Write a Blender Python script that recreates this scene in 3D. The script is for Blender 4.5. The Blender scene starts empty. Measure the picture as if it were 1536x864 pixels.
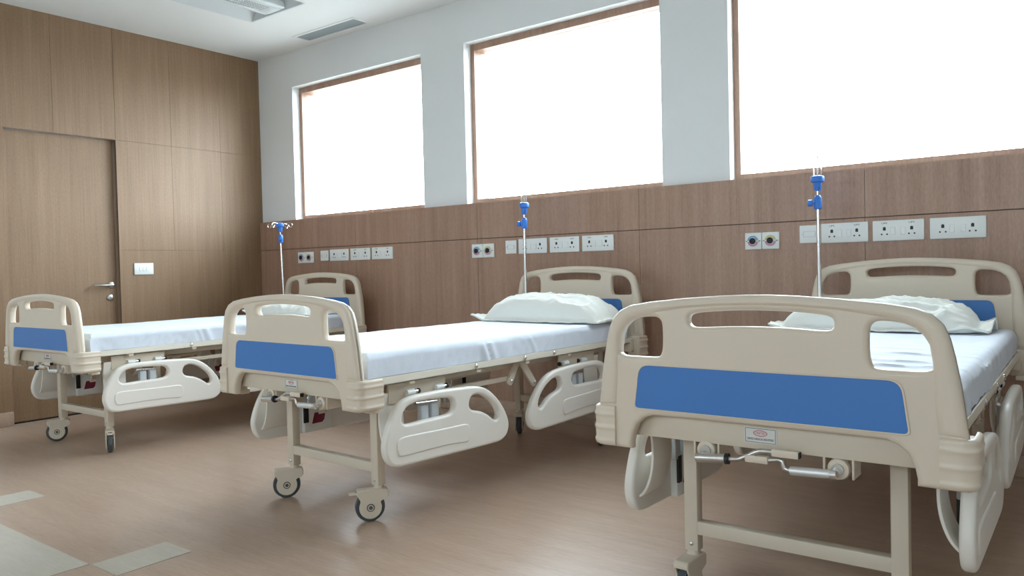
import bpy, bmesh, math, random
from mathutils import Vector, Matrix, noise

# ------------------------------------------------------------------ camera, sky, exposure
SC = bpy.context.scene
COL = SC.collection
W, H, FPX = 1536, 864, 1162.56
yaw, pitch, roll = 0.6497, -0.0246, -0.0237
fw = Vector((-math.sin(yaw) * math.cos(pitch), math.cos(yaw) * math.cos(pitch), math.sin(pitch)))
r0 = Vector((math.cos(yaw), math.sin(yaw), 0))
u0 = r0.cross(fw)
rt = r0 * math.cos(roll) + u0 * math.sin(roll)
up = -r0 * math.sin(roll) + u0 * math.cos(roll)
cam_d = bpy.data.cameras.new('camera')
cam_d.sensor_width = 36.0
cam_d.lens = FPX * 36.0 / W
cam_d.clip_start = 0.05
cam = bpy.data.objects.new('camera', cam_d)
COL.objects.link(cam)
M = Matrix((rt, up, -fw)).transposed().to_4x4()
M.translation = Vector((6.0348, -4.2417, 1.0096))
cam.matrix_world = M
SC.camera = cam

wd = bpy.data.worlds.new('overcast_sky')
SC.world = wd
wd.use_nodes = True
bg = wd.node_tree.nodes['Background']
bg.inputs['Color'].default_value = (0.82, 0.92, 1.0, 1)
bg.inputs['Strength'].default_value = 23.5
SC.view_settings.view_transform = 'Standard'
SC.view_settings.look = 'None'
SC.view_settings.gamma = 1.0
SC.view_settings.use_curve_mapping = False
SC.view_settings.exposure = 0.11
SC.cycles.use_denoising = True
SC.cycles.max_bounces = 10
SC.cycles.diffuse_bounces = 7

K = 0.9855          # room survey scale
FLOOR_DZ = -0.0149  # bed survey datum above the floor
HC = 2.972
WT, WB = 2.664, 1.503
WINS = [(0.483, 2.037), (2.4655, 4.016), (4.439, 5.99)]
RX, RY = 8.6, -6.4
FILL_WINS = [(2.0, 3.0), (5.1, 6.1)]      # unseen windows added behind the camera for fill light
FZ0, FZ1 = 1.5, 2.22

# sky portals in the window openings (they only guide sampling of the sky)
for a_, b_, c_, d_, y_, s_ in [(a, b, WB, WT, .22, -1) for a, b in WINS] + [(a, b, FZ0, FZ1, RY - .17, 1) for a, b in FILL_WINS]:
    ld = bpy.data.lights.new('window_portal', 'AREA')
    ld.shape = 'RECTANGLE'
    ld.size, ld.size_y = (b_ - a_) * K, (d_ - c_) * K
    ld.cycles.is_portal = True
    lo = bpy.data.objects.new('window_portal', ld)
    lo.location = ((a_ + b_) / 2 * K, y_ * K, (d_ + c_) / 2 * K)
    lo.rotation_euler = (math.radians(90 * s_), 0, 0)
    COL.objects.link(lo)


# ------------------------------------------------------------------ materials
def new_mat(name):
    m = bpy.data.materials.new(name)
    m.use_nodes = True
    nt = m.node_tree
    return m, nt, nt.nodes['Principled BSDF']


def srgb(r, g, b):
    f = lambda c: (c / 255 / 12.92) if c / 255 <= 0.04045 else ((c / 255 + 0.055) / 1.055) ** 2.4
    return (f(r), f(g), f(b), 1)


def plain(name, col, rough=0.5, metal=0.0, vary=0.0, scale=6.0, bump=0.0, bscale=200.0, coat=0.0):
    m, nt, p = new_mat(name)
    p.inputs['Base Color'].default_value = col
    p.inputs['Roughness'].default_value = rough
    p.inputs['Metallic'].default_value = metal
    if coat:
        p.inputs['Coat Weight'].default_value = coat
    tc = nt.nodes.new('ShaderNodeTexCoord')
    if vary:
        n = nt.nodes.new('ShaderNodeTexNoise')
        n.inputs['Scale'].default_value = scale
        n.inputs['Detail'].default_value = 4
        nt.links.new(tc.outputs['Object'], n.inputs['Vector'])
        mx = nt.nodes.new('ShaderNodeMix')
        mx.data_type = 'RGBA'
        mx.inputs['A'].default_value = tuple(c * (1 - vary) for c in col[:3]) + (1,)
        mx.inputs['B'].default_value = tuple(min(1, c * (1 + vary)) for c in col[:3]) + (1,)
        nt.links.new(n.outputs['Fac'], mx.inputs['Factor'])
        nt.links.new(mx.outputs['Result'], p.inputs['Base Color'])
    if bump:
        n2 = nt.nodes.new('ShaderNodeTexNoise')
        n2.inputs['Scale'].default_value = bscale
        n2.inputs['Detail'].default_value = 3
        nt.links.new(tc.outputs['Object'], n2.inputs['Vector'])
        b = nt.nodes.new('ShaderNodeBump')
        b.inputs['Strength'].default_value = bump
        b.inputs['Distance'].default_value = 0.01
        nt.links.new(n2.outputs['Fac'], b.inputs['Height'])
        nt.links.new(b.outputs['Normal'], p.inputs['Normal'])
    return m


def streaky(name, cols, stretch, scale, rough, fleck=0.25, fleck_stretch=None, bandmix=0.5):
    """laminate or vinyl: long streaks along the axis with small stretch, plus fine flecks"""
    m, nt, p = new_mat(name)
    p.inputs['Roughness'].default_value = rough
    N, L = nt.nodes, nt.links
    geo = N.new('ShaderNodeNewGeometry')

    def nz(st, sc, det, ro=0.6):
        mp = N.new('ShaderNodeMapping')
        mp.inputs['Scale'].default_value = st
        L.new(geo.outputs['Position'], mp.inputs['Vector'])
        n = N.new('ShaderNodeTexNoise')
        n.inputs['Scale'].default_value = sc
        n.inputs['Detail'].default_value = det
        n.inputs['Roughness'].default_value = ro
        L.new(mp.outputs['Vector'], n.inputs['Vector'])
        return n.outputs['Fac']
    broad = nz(stretch, scale, 3)
    fine = nz(tuple(s * 5 if s > 0.5 else s * 2.2 for s in stretch), scale, 5, 0.7)
    fl = nz(fleck_stretch or stretch, 60, 2)
    a = N.new('ShaderNodeMix')
    a.inputs['Factor'].default_value = bandmix
    L.new(broad, a.inputs['A'])
    L.new(fine, a.inputs['B'])
    b = N.new('ShaderNodeMix')
    b.inputs['Factor'].default_value = fleck
    L.new(a.outputs['Result'], b.inputs['A'])
    L.new(fl, b.inputs['B'])
    cr = N.new('ShaderNodeValToRGB')
    e = cr.color_ramp.elements
    e[0].position, e[0].color = 0.36, cols[0]
    e[1].position, e[1].color = 0.64, cols[2]
    mid = e.new(0.5)
    mid.color = cols[1]
    L.new(b.outputs['Result'], cr.inputs['Fac'])
    L.new(cr.outputs['Color'], p.inputs['Base Color'])
    bp = N.new('ShaderNodeBump')
    bp.inputs['Strength'].default_value = 0.06
    bp.inputs['Distance'].default_value = 0.004
    L.new(b.outputs['Result'], bp.inputs['Height'])
    L.new(bp.outputs['Normal'], p.inputs['Normal'])
    return m


WOOD = streaky('oak_laminate', [srgb(126, 98, 71), srgb(139, 111, 83), srgb(151, 123, 96)],
               (6, 6, 0.35), 2.6, 0.52, 0.3, (3, 3, 0.8))  # left wall copy, yellower and darker: the light there is in its colour
DADO = streaky('oak_laminate_dado', [srgb(150, 117, 98), srgb(166, 133, 113), srgb(179, 148, 129)],
               (6, 6, 0.35), 2.6, 0.4, 0.3, (3, 3, 0.8))  # same laminate, redder and paler: window wall light tinted into the colour
SEAM = plain('seam_wood', srgb(112, 88, 66), 0.7, vary=0.05)
DARKWOOD = plain('groove_wood', srgb(96, 74, 60), 0.7, vary=0.05)
VINYL = streaky('pink_beige_vinyl', [srgb(164, 139, 120), srgb(176, 152, 133), srgb(188, 165, 147)],
                (0.7, 7, 1), 2.2, 0.30, 0.3, (0.3, 2.5, 1))
VINYL_PALE = streaky('pale_grey_vinyl', [srgb(180, 172, 158), srgb(188, 181, 167), srgb(195, 189, 176)],
                     (0.7, 5, 1), 2.2, 0.36, 0.3, (0.3, 2.5, 1))
YARD = plain('yard_paving', (0.22, 0.22, 0.21, 1), 0.9, vary=0.1, scale=1.5)
PLASTER = plain('white_plaster', (0.80, 0.82, 0.82, 1), 0.75, vary=0.015, bump=0.03, bscale=120)
CEIL = plain('ceiling_paint', (0.80, 0.82, 0.81, 1), 0.8, vary=0.01, bump=0.02)
ABS = plain('cream_abs_plastic', srgb(219, 206, 188), 0.38, vary=0.012, bump=0.015, bscale=500)
GUARDM = plain('white_guard_plastic', srgb(233, 229, 221), 0.36, vary=0.012, bump=0.015, bscale=500)
COAT = plain('beige_powder_coat', srgb(214, 203, 185), 0.42, vary=0.015, bump=0.02, bscale=700)
RAIL = plain('pale_rail_coat', srgb(232, 226, 212), 0.4, vary=0.015)
BLUE = plain('blue_panel_plastic', srgb(66, 124, 196), 0.5, vary=0.02, bump=0.03, bscale=600)
CLEATBLUE = plain('blue_clamp_plastic', srgb(58, 124, 214), 0.4, vary=0.02)
CHROME = plain('chrome', (0.80, 0.80, 0.81, 1), 0.16, 1.0)
STEEL = plain('brushed_steel', (0.60, 0.59, 0.57, 1), 0.3, 1.0)
ALU = plain('satin_aluminium', (0.78, 0.79, 0.80, 1), 0.42, 0.7)
RUBBER = plain('grey_rubber', srgb(74, 80, 84), 0.6, vary=0.05)
BLACK = plain('black_plastic', srgb(30, 30, 32), 0.5)
DARK = plain('dark_recess', srgb(38, 36, 34), 0.8)
MAROON = plain('maroon_sticker', srgb(120, 30, 58), 0.5)
WHITEPL = plain('white_socket_plastic', srgb(235, 238, 236), 0.35)
GREYPL = plain('pale_grey_plastic', srgb(200, 206, 210), 0.45)
INKRED = plain('red_ink', srgb(186, 50, 70), 0.6)
INKGREY = plain('grey_ink', srgb(80, 84, 84), 0.6)
INKDARK = plain('dark_ink', srgb(52, 50, 52), 0.6)
PLATEW = plain('label_white', srgb(222, 222, 218), 0.4)
RINGBLUE = plain('blue_ring', srgb(120, 170, 205), 0.5)
RINGYEL = plain('yellow_ring', srgb(206, 196, 130), 0.5)
RINGPINK = plain('pink_ring', srgb(196, 140, 168), 0.5)
TROFF = plain('light_fitting_white', srgb(214, 220, 222), 0.4)
VENTM = plain('vent_grey', srgb(150, 162, 166), 0.5)


def cloth(name, col, weave):
    m, nt, p = new_mat(name)
    N, L = nt.nodes, nt.links
    p.inputs['Base Color'].default_value = col
    p.inputs['Roughness'].default_value = 0.85
    p.inputs['Sheen Weight'].default_value = 0.15
    tc = N.new('ShaderNodeTexCoord')
    n = N.new('ShaderNodeTexNoise')
    n.inputs['Scale'].default_value = 9
    n.inputs['Detail'].default_value = 6
    n.inputs['Distortion'].default_value = 0.6
    L.new(tc.outputs['Object'], n.inputs['Vector'])
    w = N.new('ShaderNodeTexNoise')
    w.inputs['Scale'].default_value = weave
    L.new(tc.outputs['Object'], w.inputs['Vector'])
    b1 = N.new('ShaderNodeBump')
    b1.inputs['Strength'].default_value = 0.35
    b1.inputs['Distance'].default_value = 0.012
    L.new(n.outputs['Fac'], b1.inputs['Height'])
    b2 = N.new('ShaderNodeBump')
    b2.inputs['Strength'].default_value = 0.08
    b2.inputs['Distance'].default_value = 0.003
    L.new(w.outputs['Fac'], b2.inputs['Height'])
    L.new(b1.outputs['Normal'], b2.inputs['Normal'])
    L.new(b2.outputs['Normal'], p.inputs['Normal'])
    return m


SHEET = cloth('white_cotton_sheet', (0.69, 0.745, 0.835, 1), 400)
PILLOWC = cloth('ivory_pillowcase', (0.83, 0.85, 0.80, 1), 400)


def glass_mat():
    m = bpy.data.materials.new('window_glass')
    m.use_nodes = True
    nt = m.node_tree
    nt.nodes.clear()
    o = nt.nodes.new('ShaderNodeOutputMaterial')
    t = nt.nodes.new('ShaderNodeBsdfTransparent')
    t.inputs['Color'].default_value = (0.95, 0.97, 0.97, 1)
    g = nt.nodes.new('ShaderNodeBsdfGlossy')
    g.inputs['Roughness'].default_value = 0.02
    f = nt.nodes.new('ShaderNodeLayerWeight')
    pw = nt.nodes.new('ShaderNodeMath')
    pw.operation = 'POWER'
    pw.inputs[1].default_value = 4.0
    nt.links.new(f.outputs['Facing'], pw.inputs[0])
    ma = nt.nodes.new('ShaderNodeMath')
    ma.operation = 'MULTIPLY_ADD'
    ma.inputs[1].default_value = 0.85
    ma.inputs[2].default_value = 0.05
    nt.links.new(pw.outputs[0], ma.inputs[0])
    mx = nt.nodes.new('ShaderNodeMixShader')
    nt.links.new(ma.outputs[0], mx.inputs['Fac'])
    nt.links.new(t.outputs[0], mx.inputs[1])
    nt.links.new(g.outputs[0], mx.inputs[2])
    nt.links.new(mx.outputs[0], o.inputs['Surface'])
    return m


GLASS = glass_mat()


# ------------------------------------------------------------------ mesh helpers
class MB:
    """collects shapes into one mesh"""

    def __init__(self, scale=1.0):
        self.bm = bmesh.new()
        self.mats = []
        self.cur = 0
        self.scale = scale

    def use(self, mat):
        if mat not in self.mats:
            self.mats.append(mat)
        self.cur = self.mats.index(mat)
        return self

    def _take(self, tmp, mat4=None):
        if mat4 is not None:
            bmesh.ops.transform(tmp, matrix=mat4, verts=tmp.verts)
        vm = {}
        for v in tmp.verts:
            vm[v.index] = self.bm.verts.new(v.co)
        for f in tmp.faces:
            try:
                nf = self.bm.faces.new([vm[v.index] for v in f.verts])
            except ValueError:
                continue
            nf.material_index = self.cur
            nf.smooth = f.smooth
        tmp.free()
        return self

    def box(self, a, b, bevel=0.0, seg=2, mat4=None):
        t = bmesh.new()
        bmesh.ops.create_cube(t, size=1.0)
        lo = Vector([min(p, q) for p, q in zip(a, b)])
        hi = Vector([max(p, q) for p, q in zip(a, b)])
        for v in t.verts:
            v.co = Vector([(lo[i] + hi[i]) / 2 + v.co[i] * (hi[i] - lo[i]) for i in range(3)])
        if bevel:
            bmesh.ops.bevel(t, geom=list(t.edges), offset=bevel, segments=seg, profile=0.5, affect='EDGES')
            for f in t.faces:
                f.smooth = True
        t.verts.index_update()
        return self._take(t, mat4)

    def cyl(self, p, q, r, n=16, r2=None, cap=True):
        p, q = Vector(p), Vector(q)
        d = q - p
        t = bmesh.new()
        bmesh.ops.create_cone(t, cap_ends=cap, segments=n, radius1=r, radius2=r if r2 is None else r2, depth=d.length)
        for f in t.faces:
            f.smooth = len(f.verts) == 4
        m = Matrix.Translation((p + q) / 2) @ d.to_track_quat('Z', 'Y').to_matrix().to_4x4()
        t.verts.index_update()
        return self._take(t, m)

    def ball(self, c, r, sx=1, sy=1, sz=1, n=14):
        t = bmesh.new()
        bmesh.ops.create_uvsphere(t, u_segments=n, v_segments=n // 2 + 1, radius=r)
        for f in t.faces:
            f.smooth = True
        t.verts.index_update()
        return self._take(t, Matrix.Translation(c) @ Matrix.Diagonal((sx, sy, sz, 1)))

    def lathe(self, prof, axis_p, axis_d, n=20):
        """prof: list of (radius, distance along axis)"""
        t = bmesh.new()
        rings = []
        for r, h in prof:
            rings.append([t.verts.new((r * math.cos(2 * math.pi * k / n), r * math.sin(2 * math.pi * k / n), h)) for k in range(n)])
        for a, b in zip(rings[:-1], rings[1:]):
            for k in range(n):
                f = t.faces.new((a[k], a[(k + 1) % n], b[(k + 1) % n], b[k]))
                f.smooth = True
        t.faces.new(list(reversed(rings[0])))
        t.faces.new(rings[-1])
        t.verts.index_update()
        m = Matrix.Translation(axis_p) @ Vector(axis_d).to_track_quat('Z', 'Y').to_matrix().to_4x4()
        return self._take(t, m)

    def tube(self, pts, r, n=10, closed=False):
        pts = [Vector(p) for p in pts]
        t = bmesh.new()
        rings = []
        N = len(pts)
        prev = None
        for i, p in enumerate(pts):
            if closed:
                d = pts[(i + 1) % N] - pts[i - 1]
            else:
                d = pts[min(i + 1, N - 1)] - pts[max(i - 1, 0)]
            d.normalize()
            if prev is None:
                ref = Vector((0, 0, 1)) if abs(d.z) < 0.9 else Vector((1, 0, 0))
                x = d.cross(ref).normalized()
            else:
                x = (prev - d * prev.dot(d)).normalized()
            prev = x
            y = d.cross(x)
            rings.append([t.verts.new(p + (x * math.cos(2 * math.pi * k / n) + y * math.sin(2 * math.pi * k / n)) * r) for k in range(n)])
        M_ = N if closed else N - 1
        for i in range(M_):
            a, b = rings[i], rings[(i + 1) % N]
            for k in range(n):
                f = t.faces.new((a[k], a[(k + 1) % n], b[(k + 1) % n], b[k]))
                f.smooth = True
        if not closed:
            t.faces.new(list(reversed(rings[0])))
            t.faces.new(rings[-1])
        t.verts.index_update()
        return self._take(t)

    def mesh(self, me, mat4=None, smooth=None):
        t = bmesh.new()
        t.from_mesh(me)
        t.verts.ensure_lookup_table()
        t.verts.index_update()
        if smooth is not None:
            for f in t.faces:
                f.smooth = smooth
        return self._take(t, mat4)

    def grid(self, rows, closed_u=False, smooth=True):
        vs = [[self.bm.verts.new(p) for p in r] for r in rows]
        for i in range(len(vs) - 1):
            n = len(vs[i])
            for j in range(n if closed_u else n - 1):
                f = self.bm.faces.new((vs[i][j], vs[i][(j + 1) % n], vs[i + 1][(j + 1) % n], vs[i + 1][j]))
                f.material_index = self.cur
                f.smooth = smooth
        return vs

    def build(self, name, mat=None, parent=None, autosmooth=True):
        if mat is not None and not self.mats:
            self.mats = [mat]
        bm = self.bm
        if self.scale != 1.0:
            bmesh.ops.scale(bm, vec=(self.scale,) * 3, verts=bm.verts)
        bmesh.ops.recalc_face_normals(bm, faces=bm.faces)
        me = bpy.data.meshes.new(name)
        bm.to_mesh(me)
        bm.free()
        for m in self.mats:
            me.materials.append(m)
        if autosmooth:
            me.set_sharp_from_angle(angle=math.radians(42))
        o = bpy.data.objects.new(name, me)
        COL.objects.link(o)
        if parent:
            o.parent = parent
        return o


def R():
    return MB(K)


def tag(o, label=None, cat=None, group=None, kind=None):
    for k, v in (('label', label), ('category', cat), ('group', group), ('kind', kind)):
        if v:
            o[k] = v
    return o


def empty(name, loc=(0, 0, 0), rz=0.0):
    o = bpy.data.objects.new(name, None)
    o.empty_display_size = 0.1
    o.location = loc
    o.rotation_euler = (0, 0, rz)
    COL.objects.link(o)
    return o


def kids(o):
    return [c for c in bpy.data.objects if c.parent == o]


def copy_tree(o, parent=None):
    c = o.copy()
    COL.objects.link(c)
    if parent:
        c.parent = parent
    for ch in kids(o):
        copy_tree(ch, c)
    return c


def chaikin(pts, it=3):
    for _ in range(it):
        out = []
        n = len(pts)
        for i in range(n):
            a, b = pts[i], pts[(i + 1) % n]
            out.append((a[0] * .75 + b[0] * .25, a[1] * .75 + b[1] * .25))
            out.append((a[0] * .25 + b[0] * .75, a[1] * .25 + b[1] * .75))
        pts = out
    return pts


def fillet(pts, r, seg=6):
    """round the corners of a polygon; r is one radius or a list"""
    out = []
    n = len(pts)
    for i in range(n):
        rr = r[i] if isinstance(r, (list, tuple)) else r
        p0, p, p1 = Vector(pts[i - 1]), Vector(pts[i]), Vector(pts[(i + 1) % n])
        a, b = (p0 - p), (p1 - p)
        d = min(rr, a.length * .49, b.length * .49)
        if d < 1e-5:
            out.append(tuple(p))
            continue
        A, B = p + a.normalized() * d, p + b.normalized() * d
        for k in range(seg + 1):
            t = k / seg
            q = A * (1 - t) ** 2 + p * 2 * t * (1 - t) + B * t * t
            out.append((q.x, q.y))
    return out


def area(p):
    return sum(p[i - 1][0] * p[i][1] - p[i][0] * p[i - 1][1] for i in range(len(p))) / 2


def plate(outer, holes, half, bevel, seg=3):
    """rounded flat plate with holes as a mesh in its own XY plane, centred on z=0"""
    cu = bpy.data.curves.new('tmp', 'CURVE')
    cu.dimensions = '2D'
    cu.fill_mode = 'BOTH'
    cu.extrude = max(half - bevel, 0.0001)
    cu.bevel_depth = bevel
    cu.bevel_resolution = seg
    cu.offset = -bevel
    for i, pl in enumerate([outer] + list(holes)):
        ccw = area(pl) > 0
        if (i == 0) != ccw:
            pl = list(reversed(pl))
        s = cu.splines.new('POLY')
        s.points.add(len(pl) - 1)
        for k, p in enumerate(pl):
            s.points[k].co = (p[0], p[1], 0, 1)
        s.use_cyclic_u = True
    ob = bpy.data.objects.new('tmp', cu)
    COL.objects.link(ob)
    dg = bpy.context.evaluated_depsgraph_get()
    me = bpy.data.meshes.new_from_object(ob.evaluated_get(dg))
    bpy.data.objects.remove(ob)
    bpy.data.curves.remove(cu)
    return me


def text_mesh(s, size, width=None):
    cu = bpy.data.curves.new('tmp', 'FONT')
    cu.body = s
    cu.size = size
    cu.align_x = 'CENTER'
    cu.align_y = 'CENTER'
    cu.extrude = 0.0002
    cu.resolution_u = 2
    ob = bpy.data.objects.new('tmp', cu)
    COL.objects.link(ob)
    dg = bpy.context.evaluated_depsgraph_get()
    me = bpy.data.meshes.new_from_object(ob.evaluated_get(dg))
    bpy.data.objects.remove(ob)
    bpy.data.curves.remove(cu)
    if width:
        xs = [v.co.x for v in me.vertices]
        k = width / (max(xs) - min(xs))
        for v in me.vertices:
            v.co.x *= k
    return me


XZ = Matrix(((1, 0, 0, 0), (0, 0, -1, 0), (0, 1, 0, 0), (0, 0, 0, 1)))   # plate x->x, y->z, normal -> -y
YZ = Matrix(((0, 0, 1, 0), (1, 0, 0, 0), (0, 1, 0, 0), (0, 0, 0, 1)))    # plate x->y, y->z, normal -> x


def T(x, y, z):
    return Matrix.Translation((x, y, z))


def cell_wall(us, vs, holes, to3, depth_vec, name, mat):
    """a wall sheet of cells with openings left out, given thickness by one extrusion"""
    b = R()
    bm = b.bm
    vm = {}

    def vert(i, j):
        if (i, j) not in vm:
            vm[(i, j)] = bm.verts.new(to3(us[i], vs[j]))
        return vm[(i, j)]
    faces = []
    for i in range(len(us) - 1):
        for j in range(len(vs) - 1):
            cu, cv = (us[i] + us[i + 1]) / 2, (vs[j] + vs[j + 1]) / 2
            if any(h[0] < cu < h[1] and h[2] < cv < h[3] for h in holes):
                continue
            faces.append(bm.faces.new((vert(i, j), vert(i + 1, j), vert(i + 1, j + 1), vert(i, j + 1))))
    res = bmesh.ops.extrude_face_region(bm, geom=faces)
    bmesh.ops.translate(bm, vec=depth_vec, verts=[g for g in res['geom'] if isinstance(g, bmesh.types.BMVert)])
    o = b.build(name, mat, autosmooth=False)
    return tag(o, kind='structure')


# ------------------------------------------------------------------ room shell
DY0, DY1, DH = -2.0985, -1.3173, 2.105     # door opening
STRIP = -2.19                              # end of the wood on the left wall

floor = tag(R().box((-.25, RY - .2, -.12), (RX + .2, .25, -.001)).build('floor', VINYL), kind='structure')
for a, b in (((2.135, -4.35), (3.225, -3.04)), ((3.237, -3.035), (3.42, -2.758)), ((1.95, -3.035), (2.132, -2.75))):
    R().box((a[0], a[1], -.0015), (b[0], b[1], .0008)).build('vinyl_tile', VINYL_PALE, floor)

LX0, LX1, LY0, LY1 = .932, 1.558, -1.92, -.697       # recessed light fitting
VX0, VX1, VY0, VY1 = .866, 1.570, -.238, -.102       # air vent
ceiling = cell_wall([-.25, VX0, LX0, LX1, VX1, RX + .2], [RY - .2, LY0, LY1, VY0, VY1, .25],
                    [(LX0, LX1, LY0, LY1), (VX0, VX1, VY0, VY1)],
                    lambda u, v: (u, v, HC), (0, 0, .02), 'ceiling', CEIL)

us = [-.25] + [w for p in WINS for w in p] + [RX + .2]
wall_back = cell_wall(us, [0, WB - .006, WT, HC], [(a, b, WB - .006, WT) for a, b in WINS],
                      lambda u, v: (u, 0, v), (0, .25, 0), 'wall_back', PLASTER)
wall_left = cell_wall([RY - .2, DY0 - .015, DY1 + .015, 0], [0, DH + .015, HC], [(DY0 - .015, DY1 + .015, -1, DH + .015)],
                      lambda u, v: (-.02, u, v), (-.2, 0, 0), 'wall_left', PLASTER)
tag(R().box((RX, RY - .2, 0), (RX + .2, 0, HC)).build('wall_right', PLASTER), kind='structure')
cell_wall([-.02] + [w for p in FILL_WINS for w in p] + [RX], [0, FZ0, FZ1, HC], [(a, b, FZ0, FZ1) for a, b in FILL_WINS],
          lambda u, v: (u, RY, v), (0, -.2, 0), 'wall_front', PLASTER)

# wood panels on the left wall
R().box((-.02, STRIP, .1), (-.010, DY0, HC)).build('backing_board', SEAM, wall_left)
R().box((-.02, DY1, .1), (-.010, 0, HC)).build('backing_board', SEAM, wall_left)
R().box((-.02, DY0, DH + .02), (-.010, DY1, HC)).build('backing_board', SEAM, wall_left)
g = .0007
ys = [STRIP, -1.77, DY1, -.86, -.41, 0]
for a, b in zip(ys[:-1], ys[1:]):
    g = .0012 if DY1 in (a, b) or -.86 in (a, b) else .0005
    R().box((-.0135, a + (g if a > STRIP else 0), DH + g), (0, b - (g if b < 0 else 0), HC)).build('wood_panel', WOOD, wall_left)
g = .0008
for a, b in zip(ys[2:-1], ys[3:]):
    R().box((-.0135, a + (g if a > DY1 else 0), 1.2454 + g), (0, b - (g if b < 0 else 0), DH - g)).build('wood_panel', WOOD, wall_left)
R().box((-.0135, DY1, .1), (0, 0, 1.2454 - g)).build('wood_panel', WOOD, wall_left)
R().box((-.0135, STRIP, .1), (0, DY0, DH - g)).build('wood_panel', WOOD, wall_left)

# wood dado on the window wall
DT = 1.4994
R().box((0, -.020, .1), (RX, 0, DT - .01)).build('backing_board', DARKWOOD, wall_back)
g = .0012
xs = [0, 1.29, 2.58, 3.87, 5.162, 6.45, 7.74, RX]
for a, b in zip(xs[:-1], xs[1:]):
    R().box((a + g, -.032, .1), (b - g, 0, 1.2428)).build('wood_panel', DADO, wall_back)
    R().box((a + g, -.032, 1.2476), (b - g, .004, DT)).build('wood_panel', DADO, wall_back)

tag(R().box((-.02, -.042, 0), (RX, 0, .1), .006).build('baseboard_back', VINYL), kind='structure')
bl = R().box((-.02, DY1 + .001, 0), (.006, -.04, .1), .006)
bl.box((-.02, RY, 0), (.006, DY0 - .001, .1), .006)
tag(bl.build('baseboard_left', VINYL), kind='structure')

# paved yard outside, below the windows
tag(MB().box((-40, -60, -.5), (48, 60, -.3)).build('ground', YARD), kind='structure')

# unseen slab added above the windows to cut steep sky light
tag(R().box((-.6, .25, 3.02), (RX + .6, .70, 3.14)).build('trim_1', YARD), kind='structure')

# windows: wood frame set back in the plaster reveal, one fixed pane each
for i, (a, b) in enumerate(WINS):
    w = tag(empty('window_%d' % (i + 1), (a * K, 0, WB * K)), kind='structure')
    off = (-a, 0, -WB)

    def piece(name, p, q, m):
        mb = R().box(tuple(p[k] + off[k] for k in range(3)), tuple(q[k] + off[k] for k in range(3)))
        mb.build(name, m, w)
    fwd = .037
    piece('window_jamb', (a, .076, WB), (a + fwd - .002, .2, WT), DADO)
    piece('window_jamb', (b - fwd, .076, WB), (b, .2, WT), DADO)
    piece('window_head', (a + fwd - .002, .076, WT - .048), (b - fwd, .2, WT), DADO)
    piece('window_sill', (a + fwd - .002, .076, WB - .006), (b - fwd, .2, WB + .035), DADO)
    piece('glass_pane', (a + fwd - .002, .140, WB + .035), (b - fwd, .146, WT - .048), GLASS)

for i, (a, b) in enumerate(FILL_WINS):  # added windows out of view, sized for the fill they throw on the footboards
    w = tag(empty('window_%d' % (i + 4), (a * K, RY * K, FZ0 * K)), kind='structure')
    for n_, p, q, m_ in (('window_jamb', (0, -.16, 0), (.05, -.06, FZ1 - FZ0), DADO), ('window_jamb', (b - a - .05, -.16, 0), (b - a, -.06, FZ1 - FZ0), DADO),
                         ('window_head', (.05, -.16, FZ1 - FZ0 - .05), (b - a - .05, -.06, FZ1 - FZ0), DADO), ('window_sill', (.05, -.16, 0), (b - a - .05, -.06, .05), DADO),
                         ('window_mullion', ((b - a) / 2 - .03, -.16, .05), ((b - a) / 2 + .03, -.06, FZ1 - FZ0 - .05), DADO),
                         ('glass_pane', (.05, -.114, .05), ((b - a) / 2 - .03, -.108, FZ1 - FZ0 - .05), GLASS), ('glass_pane', ((b - a) / 2 + .03, -.114, .05), (b - a - .05, -.108, FZ1 - FZ0 - .05), GLASS)):
        R().box(p, q).build(n_, m_, w)

# door
door = tag(empty('door_1', (-.05 * K, DY1 * K, 0)), kind='structure')


def dpart(mb, name, m, par=None):
    o = mb
    bmesh.ops.translate(o.bm, vec=(.05, -DY1, 0), verts=o.bm.verts)
    return o.build(name, m, par or door)


leaf = dpart(R().box((-.09, DY0 + .004, .012), (-.05, DY1 - .004, DH - .004), .0015, 1), 'door_leaf', WOOD)
dpart(R().box((-.2, DY0 - .014, 0), (-.002, DY0, DH + .014)), 'door_jamb', WOOD)
dpart(R().box((-.2, DY1, 0), (-.002, DY1 + .014, DH + .014)), 'door_jamb', WOOD)
dpart(R().box((-.2, DY0, DH), (-.002, DY1, DH + .014)), 'door_head', WOOD)
dpart(R().box((-.1, DY0, .0), (-.055, DY1, .014)), 'threshold', DARK)  # dark strip added under the leaf: seals out light, colours the gap as shade
hy, hz = -1.365, .9726
lev = R().use(STEEL).lathe([(.026, 0), (.026, .006), (.022, .009), (.011, .010), (.011, .014)], (-.05, hy, hz), (1, 0, 0), 24)
lp = [(-.04, hy, hz), (-.012, hy, hz), (-.003, hy - .004, hz), (.002, hy - .014, hz), (.002, hy - .03, hz), (.001, hy - .08, hz), (-.001, hy - .125, hz), (-.010, hy - .137, hz), (-.03, hy - .14, hz)]
lev.tube(lp, .0095, 12)
hnd = dpart(lev, 'lever_handle', STEEL, leaf)
lk = R().use(STEEL).lathe([(.026, 0), (.026, .006), (.021, .010), (.012, .011)], (-.05, hy - .012, .875), (1, 0, 0), 24)
lk.use(CHROME).lathe([(.009, .010), (.009, .020), (.006, .022)], (-.05, hy - .012, .875), (1, 0, 0), 14)
lk.box((-.028, hy - .018, .873), (-.022, hy - .006, .877))
dpart(lk, 'thumb_turn_lock', STEEL, leaf)

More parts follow.
